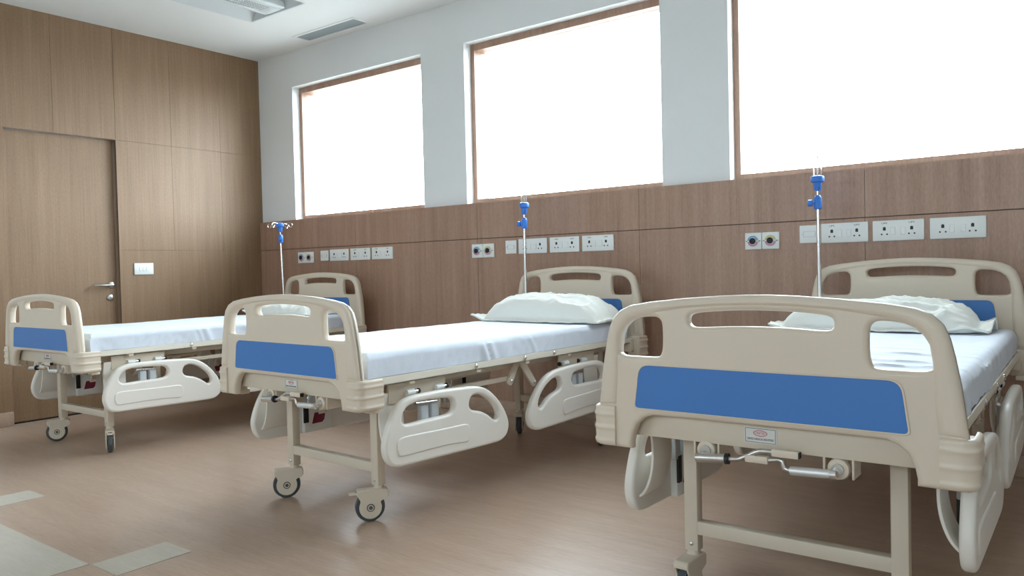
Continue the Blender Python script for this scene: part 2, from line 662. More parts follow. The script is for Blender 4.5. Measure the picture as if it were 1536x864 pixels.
# ------------------------------------------------------------------ ceiling fittings
lf = tag(empty('ceiling_light', ((LX0 + LX1) / 2 * K, (LY0 + LY1) / 2 * K, HC * K)),
         'recessed white ceiling light fitting with perforated centre strip, switched off', 'ceiling light')


def at(mb, c):
    bmesh.ops.translate(mb.bm, vec=(-c[0], -c[1], -c[2]), verts=mb.bm.verts)
    return mb


lc = ((LX0 + LX1) / 2, (LY0 + LY1) / 2, HC)
tr = R()
bm = tr.bm
o4 = [bm.verts.new(p) for p in ((LX0, LY0, HC), (LX1, LY0, HC), (LX1, LY1, HC), (LX0, LY1, HC))]
i4 = [bm.verts.new(p) for p in ((LX0 + .10, LY0 + .02, HC + .085), (LX1 - .10, LY0 + .02, HC + .085), (LX1 - .10, LY1 - .02, HC + .085), (LX0 + .10, LY1 - .02, HC + .085))]
l4 = [bm.verts.new(p) for p in ((LX0 - .012, LY0 - .012, HC - .002), (LX1 + .012, LY0 - .012, HC - .002), (LX1 + .012, LY1 + .012, HC - .002), (LX0 - .012, LY1 + .012, HC - .002))]
for k in range(4):
    bm.faces.new((o4[k], o4[(k + 1) % 4], i4[(k + 1) % 4], i4[k]))
    bm.faces.new((l4[k], l4[(k + 1) % 4], o4[(k + 1) % 4], o4[k]))
bm.faces.new(i4)
at(tr, lc).build('reflector_tray', TROFF, lf)
bx0, bx1 = 1.125, 1.365
sx0, sx1 = 1.178, 1.298
bk = R()
bk.box((bx0, LY0 + .012, HC + .004), (sx0, LY1 - .012, HC + .06), .012, 3)
bk.box((sx1, LY0 + .012, HC + .004), (bx1, LY1 - .012, HC + .06), .012, 3)
bk.box((sx0 - .014, LY1 - .11, HC + .004), (sx1 + .014, LY1 - .012, HC + .06), .004, 2)
bk.box((sx0 - .014, LY0 + .012, HC + .004), (sx1 + .014, LY0 + .11, HC + .06), .004, 2)
at(bk, lc).build('lamp_basket', TROFF, lf)
ps = R()
y = LY0 + .11
while y < LY1 - .11:
    ps.box((sx0, y, HC + .007), (sx1, y + .010, HC + .010))
    y += .022
for k in range(6):
    xx = sx0 + (sx1 - sx0) * k / 5
    ps.box((xx - .004, LY0 + .1, HC + .006), (xx + .004, LY1 - .1, HC + .010))
tag(at(ps, lc).build('perforated_strip', TROFF, lf), kind='stuff')
at(R().box((sx0, LY0 + .1, HC + .03), (sx1, LY1 - .1, HC + .034)), lc).build('lamp_cover', INKGREY, lf)  # dark sheet behind the strip, its colour stands for shade in the slots
at(R().lathe([(.006, 0), (.006, .004), (.003, .005)], (LX1 - .04, LY1 - .02, HC + .03), (0, -1, 0), 10), lc).build('screw', STEEL, lf)

vc = ((VX0 + VX1) / 2, (VY0 + VY1) / 2, HC)
vent = tag(empty('air_vent', tuple(c * K for c in vc)), 'long grey slatted air grille in the ceiling above the left window', 'vent')
vf = R()
e = .026
vf.box((VX0 - e, VY0 - e, HC - .004), (VX1 + e, VY0, HC + .001), .001, 1)
vf.box((VX0 - e, VY1, HC - .004), (VX1 + e, VY1 + e, HC + .001), .001, 1)
vf.box((VX0 - e, VY0, HC - .004), (VX0, VY1, HC + .001), .001, 1)
vf.box((VX1, VY0, HC - .004), (VX1 + e, VY1, HC + .001), .001, 1)
at(vf, vc).build('vent_frame', CEIL, vent)
at(R().box((VX0 - .005, VY0 - .005, HC + .022), (VX1 + .005, VY1 + .005, HC + .06)), vc).build('duct_box', VENTM, vent)
for k in range(12):
    yy = VY0 + (VY1 - VY0) * (k + .5) / 12
    s = R().box((-(VX1 - VX0) / 2, -.0055, -.0008), ((VX1 - VX0) / 2, .0055, .0008), mat4=T(vc[0], yy, HC + .004) @ Matrix.Rotation(math.radians(-20), 4, 'X'))
    at(s, vc).build('slat', VENTM, vent)

# ------------------------------------------------------------------ wall plates
DF = -.032


def wplate(name, x0, x1, z0, z1, label, cat, group):
    c = ((x0 + x1) / 2, DF, (z0 + z1) / 2)
    r = tag(empty(name, tuple(v * K for v in c)), label, cat, group)
    w, h = (x1 - x0) / 2, (z1 - z0) / 2
    R().box((-w, -.010, -h), (w, 0, h), .003, 2).build('faceplate', WHITEPL, r)
    return r, w, h


def socket(x0, x1, z0, z1, label, marked):
    r, w, h = wplate('twin_socket', x0, x1, z0, z1, label, 'socket', 'white twin socket plates over the beds')
    for s in (-1, 1):
        hx = s * w * .53
        R().lathe([(.0072, 0), (.0072, .0012)], (hx, -.0098, .012), (0, -1, 0), 10).build('socket_hole', BLACK, r)
        R().box((hx - .0065, -.0112, .001), (hx + .0065, -.0098, .012)).build('socket_hole', BLACK, r)
        for d in (-1, 1):
            R().lathe([(.0045, 0), (.0045, .0012)], (hx + d * .0125, -.0098, -.018), (0, -1, 0), 8).build('socket_hole', INKGREY, r)
        sx = s * w * .2
        R().box((sx - .011, -.0128, -.022), (sx + .011, -.009, .016), .0015, 1).build('rocker_switch', WHITEPL, r)
        if marked:
            mb = R().use(INKDARK)
            mb.mesh(text_mesh('UPS', .012, .026), T(hx, -.0102, h * .72) @ XZ)
            mb.build('lettering', INKDARK, r)
    return r


def blank(x0, x1, z0, z1, label):
    r, w, h = wplate('blank_plate', x0, x1, z0, z1, label, 'wall plate', 'small square plates over the beds')
    rim = fillet([(-w * .62, -h * .32), (w * .62, -h * .32), (w * .62, h * .32), (-w * .62, h * .32)], .004)
    inn = [(p[0] * .93, p[1] * .87) for p in rim]
    MB(K).mesh(plate(rim, [inn], .0012, .0003), T(0, -.0105, 0) @ XZ).build('raised_rim', GREYPL, r)
    for s in (-1, 1):
        R().lathe([(.0032, 0), (.0032, .0015)], (s * w * .74, -.0098, 0), (0, -1, 0), 8).build('screw', STEEL, r)


def gas(x0, x1, z0, z1, ring, label):
    r, w, h = wplate('gas_outlet', x0, x1, z0, z1, label, 'gas outlet', 'medical gas outlets over the beds')
    cx_, cz_ = 0, 0
    R().lathe([(.031, 0), (.031, .006), (.028, .009), (.017, .009)], (cx_, -.0095, cz_), (0, -1, 0), 24).build('outlet_ring', WHITEPL, r)
    for m, a0 in ((ring, .12), (RINGPINK, math.pi + .12)):
        n = 14
        mb = R()
        outer = [(.0295 * math.cos(a0 + (math.pi - .24) * k / n), .0295 * math.sin(a0 + (math.pi - .24) * k / n)) for k in range(n + 1)]
        inner = [(.020 * math.cos(a0 + (math.pi - .24) * k / n), .020 * math.sin(a0 + (math.pi - .24) * k / n)) for k in range(n, -1, -1)]
        mb.mesh(plate(outer + inner, [], .0012, .0003, 1), T(0, -.0186, 0) @ XZ)
        mb.build('colour_band', m, r)
    R().lathe([(.0175, 0), (.0175, .012), (.014, .015), (.006, .0152), (.005, .012)], (0, -.012, 0), (0, -1, 0), 20).build('outlet_core', BLACK, r)
    for s in (-1, 1):
        R().box((s * .030, -.0125, -.002), (s * .041, -.0095, .002)).build('locking_pin', INKGREY, r)


beds_txt = ['left bed by the door', 'middle bed', 'right bed nearest the camera']
GAS = [[(.55, .653), (.655, .758)], [(2.531, 2.630), (2.633, 2.732)], [(4.535, 4.628), (4.631, 4.726)]]
GZ = [(1.118, 1.212), (1.110, 1.207), (1.101, 1.194)]
BLK = [((.852, .952), (1.131, 1.217)), ((2.837, 2.93), (1.13, 1.221)), ((4.835, 4.938), (1.125, 1.22))]
SOCK = [[(.974, 1.208), (1.231, 1.466), (1.486, 1.722)], [(2.949, 3.185), (3.208, 3.438), (3.461, 3.693)], [(4.947, 5.179), (5.2, 5.435), (5.46, 5.697)]]
SZ = [(1.126, 1.222), (1.126, 1.227), (1.121, 1.224)]
MARK = [(0, 1, 1), (0, 1, 1), (1, 1, 0)]
ORD = ['nearest its square plate', 'in the centre of its row', 'at the window end, rightmost of its row']
for b in range(3):
    for k in range(2):
        gas(*GAS[b][k], *GZ[b], RINGBLUE if k == 0 else RINGYEL,
            'white gas outlet with %s band, over the %s' % (('blue', 'yellow')[k], beds_txt[b]))
    blank(*BLK[b][0], *BLK[b][1], 'small square blank plate beside the sockets over the %s' % beds_txt[b])
    for k in range(3):
        socket(*SOCK[b][k], *SZ[b], 'white twin socket over the %s, %s' % (beds_txt[b], ('first after the square plate', 'middle of three', 'last to the right')[k]), MARK[b][k])

sw = tag(empty('light_switch', (0, -1.13 * K, 1.095 * K)), 'white light switch plate with three rockers beside the door', 'light switch')
R().box((0, -.078, -.046), (.010, .078, .046), .003, 2).build('faceplate', WHITEPL, sw)
for k in range(3):
    yy = -.028 + k * .027
    R().box((.009, yy - .0125, -.016), (.0135, yy + .0125, .016), .002, 1, mat4=T(0, 0, 0)).build('rocker_switch', WHITEPL, sw)

# ------------------------------------------------------------------ hospital bed
BL = 2.08
HZ = .089   # the headboard sits this much higher


def mirror(p):
    return p + [(-x, z) for x, z in reversed(p)]


def board(name, parent, y, dz, foot):
    half = [(.365, .505), (.4, .505), (.468, .505), (.470, .56), (.469, .622), (.463, .67), (.454, .74), (.443, .80), (.433, .845),
            (.420, .876), (.396, .900), (.362, .914), (.30, .924), (.2, .934), (.1, .941), (.03, .9435)]
    arch = [(.06, .607), (.2, .607), (.300, .606), (.326, .596), (.347, .577), (.360, .548), (.365, .522)]
    hole = [(.264, .80), (.264, .86), (.270, .876), (.288, .884), (.334, .880), (.366, .868), (.386, .847), (.397, .815),
            (.402, .79), (.398, .775), (.383, .769), (.335, .769), (.285, .769), (.270, .775)]
    hl = chaikin(hole, 2)
    hr = [(-x, z) for x, z in hl]
    slot = [(0, .904), (.09, .9015), (.165, .895), (.184, .888), (.189, .875), (.184, .860), (.168, .8545), (.09, .860), (0, .862)]
    slot = chaikin(slot + [(-x, z) for x, z in reversed(slot[1:-1])], 2)
    half = [(x, z + (dz if z > .63 else 0)) for x, z in half]
    outer = mirror(arch + half)
    hl, hr, slot = [[(x, z + dz) for x, z in q] for q in (hl, hr, slot)]
    pm = T(0, y + .0225, 0) @ XZ
    b = MB()
    b.mesh(plate(outer, [hl, hr, slot], .0185, .012, 3), pm)
    # thicker rounded tube along the top and the two sides
    inn = [(.405, .625), (.398, .70), (.398, .79), (.392, .830), (.380, .852), (.362, .868), (.33, .882), (.26, .8935), (.19, .9035), (.1, .9095), (.03, .9115)]
    inn = inn + [(-x, z) for x, z in reversed(inn)]
    inn = [(x, z + (dz if z > .63 else 0)) for x, z in inn]
    r_out = [p for p in half if p[1] > .61]
    horseshoe = r_out + [(-x, z) for x, z in reversed(r_out)] + list(reversed(inn))
    b.mesh(plate(horseshoe, [], .0245, .0195, 6), pm)
    # raised lip round the coloured panel, and the proud lower apron
    acc = fillet([(-.3494, .6248), (.3494, .6248), (.3332, .7456), (-.3332, .7456)], [.012, .012, .03, .03])
    lip = fillet([(-.3545, .6205), (.3545, .6205), (.338, .7500), (-.338, .7500)], [.014, .014, .032, .032])
    b.mesh(plate(lip, [acc], .003, .0015, 2), T(0, y + .0035, dz) @ XZ)
    o = b.build(name, ABS, parent)
    MB().mesh(plate(acc, [], .002, .0008, 1), T(0, y + .0045, dz) @ XZ).build('accent_panel', BLUE, o)
    # ribbed corner bumpers that wrap round the lower corners
    YB = (lambda v: y + v) if foot else (lambda v: y + .045 - v)
    for s in (-1, 1):
        path = [(.412, -.004)]
        for k in range(7):
            a = -math.pi / 2 + (math.pi / 2) * k / 6
            path.append((.452 + .036 * math.cos(a), .030 + .036 * math.sin(a)))
        path += [(.488, .06), (.487, .112)]
        zs = []
        z = .508
        n = 40
        rows = []
        for k in range(n + 1):
            t = k / n
            zz = .508 + .116 * t
            bulge = .004 * math.exp(-((t - .12) / .05) ** 2) + .004 * math.exp(-((t - .45) / .05) ** 2) + .004 * math.exp(-((t - .78) / .05) ** 2)
            edge = -.008 * max(0, (.06 - t) / .06) ** 2 - .008 * max(0, (t - .94) / .06) ** 2
            row_o, row_i = [], []
            for i, (px, py) in enumerate(path):
                a = Vector(path[min(i + 1, len(path) - 1)]) - Vector(path[max(i - 1, 0)])
                nrm = Vector((a.y, -a.x)).normalized()
                fade = min(1, i / 1.0) if i < 1 else 1
                fade = fade if i < len(path) - 1 else .5
                d = (bulge * fade + edge)
                row_o.append((s * (px + nrm.x * d), YB(py + nrm.y * d), zz))
                row_i.append((s * (px - nrm.x * .013), YB(py - nrm.y * .013), zz))
            rows.append(row_o + list(reversed(row_i)))
        mb = MB()
        vs = mb.grid(rows, closed_u=True)
        mb.bm.faces.new(list(reversed(vs[0])))
        mb.bm.faces.new(vs[-1])
        mb.box((s * .40, YB(.008), .509), (s * .474, YB(.09), .619), .004, 2)
        mb.box((s * .42, YB(.07), .492), (s * .468, YB(.115), .515), .004, 2)
        mb.build('corner_bumper', ABS, o)
    return o


def guard(parent, s, head):
    out = [(.131, .345), (.136, .375), (.150, .415), (.172, .460), (.200, .500), (.236, .522), (.290, .532), (.38, .533), (.468, .532), (.579, .5275), (.655, .522),
           (.710, .510), (.760, .483), (.805, .444), (.842, .400), (.865, .360), (.876, .330), (.873, .296), (.855, .268),
           (.815, .250), (.74, .2505), (.569, .254), (.40, .258), (.27, .261), (.196, .263), (.160, .277), (.138, .308)]
    h1 = [(.222, .440), (.224, .456), (.238, .480), (.262, .496), (.300, .503), (.36, .5025), (.421, .500), (.480, .496), (.508, .488), (.522, .466), (.518, .443), (.498, .428), (.464, .4245), (.40, .4245), (.343, .4245), (.27, .4225), (.237, .424)]
    h2 = [(.612, .440), (.614, .460), (.625, .478), (.648, .486), (.680, .483), (.721, .466), (.755, .443), (.785, .415), (.803, .386), (.803, .364), (.790, .353), (.775, .354), (.752, .371), (.727, .389), (.690, .406), (.655, .414), (.628, .421)]
    emb = [(.196, .372), (.225, .381), (.32, .378), (.416, .374), (.52, .372), (.585, .371), (.604, .361), (.610, .338), (.610, .313), (.598, .292), (.575, .291), (.499, .300), (.35, .303), (.225, .302), (.200, .305), (.191, .325), (.189, .35)]

    def yy(p):
        return [((1.90 - a) if head else a, z) for a, z in p]
    pm = T(s * .4475, 0, 0) @ YZ
    g_ = MB().mesh(plate(chaikin(yy(out), 2), [chaikin(yy(h1), 2), chaikin(yy(h2), 2)], .0175, .0125, 4), pm)
    g_ = g_.build('side_guard', GUARDM, parent)
    MB().mesh(plate(chaikin(yy(emb), 2), [], .007, .0055, 3), T(s * .4625, 0, 0) @ YZ).build('grip_panel', GUARDM, g_)
    # swing bracket inside the guard
    Y = lambda v: (1.90 - v) if head else v

    def bx(m, a, b, bev=.002):
        return m.box((s * a[0], Y(a[1]), a[2]), (s * b[0], Y(b[1]), b[2]), bev, 2)
    br = MB()
    bx(br, (.385, .215, .50), (.397, .535, .578))
    bx(br, (.386, .475, .36), (.396, .505, .51))
    brk = br.build('guard_bracket', COAT, g_)
    for ya, yb in ((.172, .300), (.470, .512)):
        pth = [(.388, .545), (.380, .49), (.379, .44), (.384, .395), (.398, .350), (.416, .322), (.436, .308)]
        inn = [(p + .008, q + .003) for p, q in pth]
        loop = chaikin(pth + list(reversed(inn)), 2)
        am = MB().mesh(plate([(s * p, q) for p, q in loop], [], abs(yb - ya) / 2, .002, 2), T(0, Y((ya + yb) / 2), 0) @ XZ)
        am.build('swing_arm', GUARDM, g_)
    ps_ = MB()
    for yv in (.335, .50):
        ps_.use(WHITEPL).cyl((s * .40, Y(yv - .03), .535), (s * .40, Y(yv + .012), .535), .014, 12)
        ps_.use(CHROME).cyl((s * .40, Y(yv + .012), .535), (s * .40, Y(yv + .035), .535), .008, 10)
        ps_.use(BLACK).cyl((s * .40, Y(yv + .035), .535), (s * .40, Y(yv + .043), .535), .011, 10)
    ps_.use(CHROME).cyl((s * .405, Y(.35), .485), (s * .405, Y(.47), .478), .007, 10)
    ps_.build('pivot_pins', CHROME, g_)
    lt = MB()
    lt.use(GREYPL)
    bx(lt, (.398, .365, .39), (.425, .405, .475), .004)
    bx(lt, (.398, .425, .39), (.425, .465, .475), .004)
    lt.use(WHITEPL)
    bx(lt, (.405, .39, .262), (.431, .55, .41), .006)
    lt.use(BLACK)
    bx(lt, (.396, .382, .312), (.404, .408, .40), .001)
    lt.use(MAROON)
    st = [(Y(.447), .352), (Y(.511), .352), (Y(.503), .312), (Y(.49), .301), (Y(.432), .301)]
    lt.mesh(plate(st, [], .0008, .0002, 1), T(s * .4045, 0, 0) @ YZ)
    lt.build('latch_unit', WHITEPL, g_)
    return g_


def caster(parent, x, y, brake):
    c = MB()
    c.use(COAT)
    c.lathe([(.019, .002), (.019, -.012), (.024, -.014), (.024, -.026), (.020, -.027)], (0, 0, 0), (0, 0, 1), 18)
    hub = Vector((.037, 0, -.0854))
    pts = [(.050, .062), (.052, .052), (.040, .030)]
    for k in range(11):
        a = math.radians(30 - 240 * k / 10)
        pts.append((.046 * math.cos(a), .046 * math.sin(a)))
    pts += [(-.070, .035), (-.072, .062), (-.060, .070), (.03, .070)]
    pts = pts[:]
    for s in (-1, 1):
        c.mesh(plate(fillet(pts, .006, 3), [], .0035, .0015, 2), T(hub.x, s * .0205, hub.z) @ XZ)
    top = fillet([(.054, .050), (.054, .066), (.046, .072), (-.066, .072), (-.073, .064), (-.073, .040), (-.05, .046), (-.02, .052)], .004, 3)
    c.mesh(plate(top, [], .0235, .004, 2), T(hub.x, 0, hub.z) @ XZ)
    o = c.build('caster', COAT, parent)
    o.location = (x, y, .16)
    w = MB().use(RUBBER).lathe([(.046, -.013), (.056, -.013), (.060, -.008), (.060, .008), (.056, .013), (.046, .013)], hub, (0, 1, 0), 32)
    w.use(ABS).lathe([(.047, -.012), (.047, .012)], hub, (0, 1, 0), 24)
    w.build('wheel', RUBBER, o)
    a = MB().use(INKGREY).lathe([(.016, -.0255), (.016, .0255)], hub, (0, 1, 0), 20)
    a.use(COAT).lathe([(.012, -.0265), (.012, .0265)], hub, (0, 1, 0), 20)
    a.use(INKGREY).lathe([(.008, -.0275), (.008, .0275)], hub, (0, 1, 0), 14)
    a.build('axle', STEEL, o)
    if brake:
        b = MB().use(COAT).box((.08, -.014, -.032), (.122, .014, -.024), .003, 2)
        b.use(DARK).box((.076, -.010, -.0235), (.092, .010, -.0205))
        b.build('brake_pedal', COAT, o)
    return o


def make_bed():
    root = empty('hospital_bed')
    board('footboard', root, 0, 0, True)
    board('headboard', root, BL, HZ, False)
    # end beams and frame
    eb = MB().box((-.44, .050, .536), (.44, .084, .606), .004, 2)
    for s in (-1, 1):
        eb.box((s * .42, .05, .52), (s * .455, .10, .60), .003, 2)
    eb = eb.build('foot_beam', COAT, root)
    np_ = MB().use(PLATEW).box((-.052, .0478, .5525), (.034, .0502, .5945), .0006, 1)
    rim = [(-.049, .555), (.031, .555), (.031, .592), (-.049, .592)]
    rin = [(-.0478, .5562), (.0298, .5562), (.0298, .5908), (-.0478, .5908)]
    np_.use(INKGREY).mesh(plate(rim, [rin], .0003, .0001, 1), T(0, .0476, 0) @ XZ)
    ov = [(-.009 + .0185 * math.cos(2 * math.pi * k / 32), .5795 + .0080 * math.sin(2 * math.pi * k / 32)) for k in range(32)]
    oi = [(-.009 + .0168 * math.cos(2 * math.pi * k / 32), .5795 + .0064 * math.sin(2 * math.pi * k / 32)) for k in range(32)]
    np_.use(INKRED).mesh(plate(ov, [oi], .0003, .0001, 1), T(0, .0476, 0) @ XZ)
    np_.mesh(text_mesh('UNITED', .0090, .027), T(-.009, .0475, .5795) @ XZ)
    np_.use(INKDARK).mesh(text_mesh('UNITED SURGICAL INDUSTRIES', .0080, .070), T(-.009, .0475, .5638) @ XZ)
    np_.build('name_plate', PLATEW, eb)
    MB().box((-.44, BL - .075, .536), (.44, BL - .04, .606), .004, 2).build('head_beam', COAT, root)
    for s in (-1, 1):
        MB().box((s * .285, .084, .545), (s * .325, BL - .075, .585), .003, 2).build('chassis_tube', COAT, root)
    for y in (.30, .70, 1.05, 1.40, 1.75):
        MB().box((-.43, y, .572), (.43, y + .03, .598), .002, 1).build('cross_bar', COAT, root)
    # mattress platform: four hinged sections edged by side rails
    cuts = [.098, .691, 1.037, 1.270, 2.03]
    for a, b in zip(cuts[:-1], cuts[1:]):
        MB().box((-.428, a + .006, .600), (.428, b - .006, .610), .002, 1).build('platform_section', COAT, root)
        for s in (-1, 1):
            rl = MB().box((s * .428, a + .002, .586), (s * .434, b - .002, .6175), .001, 1)
            rl.box((s * .405, a + .002, .586), (s * .434, b - .002, .591), .001, 1)
            rl.build('side_rail', RAIL, root)
    for s in (-1, 1):
        for y in cuts[1:-1]:
            MB().lathe([(.010, 0), (.010, .003), (.007, .006), (.002, .008)], (s * .434, y, .603), (s, 0, 0), 14).build('hinge_bolt', CHROME, root)
    # legs, stretchers
    LY_, HY_ = .245, 1.885
    for y, x in ((LY_, .287), (HY_, .292)):
        for s in (-1, 1):
            lg = MB().box((s * x - .0215, y - .02, .16), (s * x + .0215, y + .02, .55), .004, 2)
            lg = lg.build('leg', COAT, root)
            MB().lathe([(.0065, 0), (.0065, .002), (.004, .004)], (s * x, y - .02, .182), (0, -1, 0), 10).build('bolt', STEEL, lg)
        MB().box((-.27, y - .018, .211), (.27, y + .018, .252), .004, 2).build('leg_stretcher', COAT, root)
    for s in (-1, 1):
        br = MB()
        tri = [(.265, .535), (.40, .535), (.40, .525), (.265, .42)]
        br.mesh(plate(tri, [], .002, .0008, 1), T(s * .287, 0, 0) @ YZ)
        br.build('leg_gusset', COAT, root)
    # lifting linkage
    for s in (-1, 1):
        x = s * .345
        MB().box((x - .014, .30, .492), (x + .014, 1.0, .516), .004, 2).build('push_rod', COAT, root)
        for (y0, z0, y1, z1) in ((1.055, .572, 1.005, .49), (1.10, .572, 1.185, .462)):
            d = Vector((0, y1 - y0, z1 - z0))
            pm = Matrix.Translation((x + s * .02, y0, z0)) @ Matrix.Rotation(math.atan2(d.z, d.y), 4, 'X')
            L_ = d.length
            shape = fillet([(-.015, -.018), (L_ + .018, -.018), (L_ + .018, .018), (-.015, .018)], .016, 4)
            a = MB().mesh(plate(shape, [], .006, .002, 2), pm @ YZ).build('linkage_arm', COAT, root)
            MB().lathe([(.008, 0), (.008, .006), (.004, .009)], (x + s * .026, y1, z1), (s, 0, 0), 12).build('bolt', CHROME, a)
    MB().cyl((-.36, 1.08, .572), (.36, 1.08, .572), .014, 12).build('torque_tube', COAT, root)
        # two folded cranks under the foot beam
    for k, (cx_, disc_z) in enumerate(((-.160, .517), (.183, .511))):
        c = MB().use(COAT)
        for d in (-.034, .034):
            c.box((cx_ + d - .003, .052, .488), (cx_ + d + .003, .12, .545), .001, 1)
        c.use(ABS).lathe([(.010, -.014), (.025, -.012), (.027, -.004), (.027, .006), (.022, .010)], (cx_, .060, disc_z), (0, 1, 0), 24)
        c.use(STEEL).lathe([(.015, -.020), (.015, -.013), (.010, -.012)], (cx_, .060, disc_z), (0, 1, 0), 18)
        c.use(COAT).cyl((cx_, .07, disc_z), (cx_ * .9, .92, .52), .012, 12)
        c = c.build('crank', COAT, root)
        hb = MB()
        if k == 0:
            hb.use(STEEL).cyl((-.176, .022, .501), (-.092, .022, .508), .0125, 18)
            hb.use(BLACK).cyl((-.094, .022, .508), (-.085, .022, .5085), .0145, 18)
            hb.use(STEEL).tube([(-.088, .022, .508), (-.062, .022, .5105), (-.052, .022, .514), (-.012, .022, .5355), (.0, .022, .540), (.010, .022, .5405), (.04, .022, .541)], .0065, 10)
            hb.use(ABS).box((.030, .012, .531), (.098, .032, .550), .003, 2)
            hb.use(BLACK).box((.097, .014, .533), (.1005, .030, .548))
            hb.use(STEEL).cyl((-.160, .022, .502), (-.160, .05, .512), .009, 12)
        else:
            hb.use(ABS).box((-.040, .014, .508), (.020, .034, .527), .003, 2)
            hb.use(STEEL).tube([(.018, .024, .518), (.046, .024, .523), (.055, .024, .520), (.057, .024, .510), (.060, .024, .502), (.068, .024, .4995), (.08, .024, .499)], .0065, 10)
            hb.use(ALU).cyl((.075, .024, .499), (.170, .024, .503), .0115, 18)
            hb.use(CHROME).cyl((.170, .024, .503), (.186, .024, .504), .0125, 14)
            hb.use(CHROME).cyl((.183, .024, .504), (.183, .052, .511), .010, 12)
        hb.build('crank_handle', STEEL, c)
    # guards, casters, pole socket
    for s in (-1, 1):
        for h in (False, True):
            guard(root, s, h)
    for (x, y, br) in ((-.287, LY_, False), (.287, LY_, True), (-.292, HY_, False), (.292, HY_, False)):
        caster(root, x, y, br)
    return root


def wheels(root, angs):
    cs = sorted([c for c in kids(root) if c.name.split('.')[0] == 'caster'], key=lambda c: (round(c.location.y, 2), c.location.x))
    for c, a in zip(cs, angs):
        c.rotation_euler = (0, 0, math.radians(a) - root.rotation_euler[2])


BEDS = [(1.129, -2.3327, .0234), (3.3918, -2.3168, -.0371), (5.3347, -2.299, .0064)]
proto = make_bed()
roots = [proto, None, None]
roots[1] = copy_tree(proto)
roots[2] = copy_tree(proto)
ANG = [(-112, -24, -60, -60), (-125, -125, -58, -50), (-92, -60, -60, -60)]
LBL = ['cream hospital bed with blue end panels standing farthest, beside the door',
       'cream hospital bed with blue end panels standing in the middle, plump pillow on it',
       'cream hospital bed nearest the camera, large blue footboard panel in front']
for r_, (x, y, t), a, l in zip(roots, BEDS, ANG, LBL):
    r_.location = (x, y, FLOOR_DZ)
    r_.rotation_euler = (0, 0, t)
    tag(r_, l, 'hospital bed', 'hospital beds along the window wall')
    wheels(r_, a)

# ------------------------------------------------------------------ mattresses with sheets
rnd = random.Random(5)


def ridge(px, py, a, b, w, amp):
    a, b = Vector(a), Vector(b)
    p = Vector((px, py))
    d = b - a
    t = max(0, min(1, (p - a).dot(d) / d.length_squared))
    dist = (p - (a + d * t)).length
    return amp * math.exp(-(dist / w) ** 2) * math.sin(math.pi * min(max(t, .04), .96)) ** .5


def mattress(b, ridges, label):
    x, y, t = BEDS[b]
    hw, y0, y1, z0, z1, rr = .424, .085, 1.985, .6185, .717, .03
    seed = Vector((b * 7.3, 3.1, 1.7))
    prof = []                                   # (x, z, side, top) half cross-section right side from bottom to centre
    for k in range(9):
        prof.append((hw, z0 + (z1 - rr - z0) * k / 8))
    for k in range(1, 7):
        a = math.pi / 2 * k / 6
        prof.append((hw - rr + rr * math.cos(a), z1 - rr + rr * math.sin(a)))
    n = 44
    for k in range(1, n + 1):
        prof.append((hw - rr - (hw - rr) * k / n, z1))
    prof = prof + [(-px, pz) for px, pz in reversed(prof[:-1])]
    ny = 190
    rows = []
    for j in range(ny + 1):
        yy = y0 + (y1 - y0) * j / ny
        e = min(yy - y0, y1 - yy)
        row = []
        for px, pz in prof:
            top = max(0, min(1, (pz - (z1 - rr)) / rr))
            z = pz
            X = px
            if e < rr:
                k = rr - math.sqrt(max(0, rr * rr - (rr - e) ** 2))
                z = min(z, z1 - k)
            p = Vector((px, yy, pz)) + seed
            low = noise.noise(Vector((p.x * 3.0, p.y * 2.2, 1))) * .004
            fine = noise.noise(Vector((p.x * 7, p.y * 14, 4))) * .0016
            if top > .5:
                z += low + fine
                for q in ridges:
                    if abs(yy - (q[0][1] + q[1][1]) / 2) < 1.2:
                        z += ridge(px, yy, *q)
            else:
                hang = (z1 - pz) / (z1 - z0)
                d = noise.noise(Vector((px * 2 + b * 3, yy * 7 + pz * 5, 2.2))) * .010 + noise.noise(Vector((px, yy * 19 - pz * 16, 6.1))) * .005
                d += .012 * math.exp(-((yy - (.74 + .35 * (z1 - pz))) / .02) ** 2) * (1 - .3 * hang) + .012 * math.exp(-((yy - (1.08 + .5 * (z1 - pz))) / .022) ** 2) * (1 - .3 * hang)
                d -= .010 * math.exp(-((yy - (.79 + .35 * (z1 - pz))) / .025) ** 2)
                X += math.copysign(d * (.25 + .75 * min(1, hang * 2)) - .002, px)
            X = max(-hw - .012, min(hw + .012, X))
            row.append((X, yy, z))
        rows.append(row)
    mb = MB()
    vs = mb.grid(rows)
    for r in (vs[0], vs[-1]):
        c = [v for v in r]
        mb.bm.faces.new(c)
    for j in range(ny):
        mb.bm.faces.new((vs[j][0], vs[j][-1], vs[j + 1][-1], vs[j + 1][0]))
    o = mb.build('mattress', SHEET)
    o.location = (x, y, FLOOR_DZ)
    o.rotation_euler = (0, 0, t)
    return tag(o, label, 'mattress', 'white sheeted mattresses on the beds')


def rset(seed, n_cross, n_long):
    r = random.Random(seed)
    out = []
    for k in range(n_cross):
        yy = r.uniform(.2, 1.5)
        x0 = r.uniform(-.38, .1)
        out.append(((x0, yy), (x0 + r.uniform(.2, .4), yy + r.uniform(-.06, .06)), r.uniform(.006, .011), r.uniform(.003, .006)))
    for k in range(n_long):
        xx = r.uniform(-.3, .3)
        yy = r.uniform(.3, 1.2)
        out.append(((xx, yy), (xx + r.uniform(-.12, .12), yy + r.uniform(.2, .45)), r.uniform(.006, .009), r.uniform(.003, .005)))
    return out


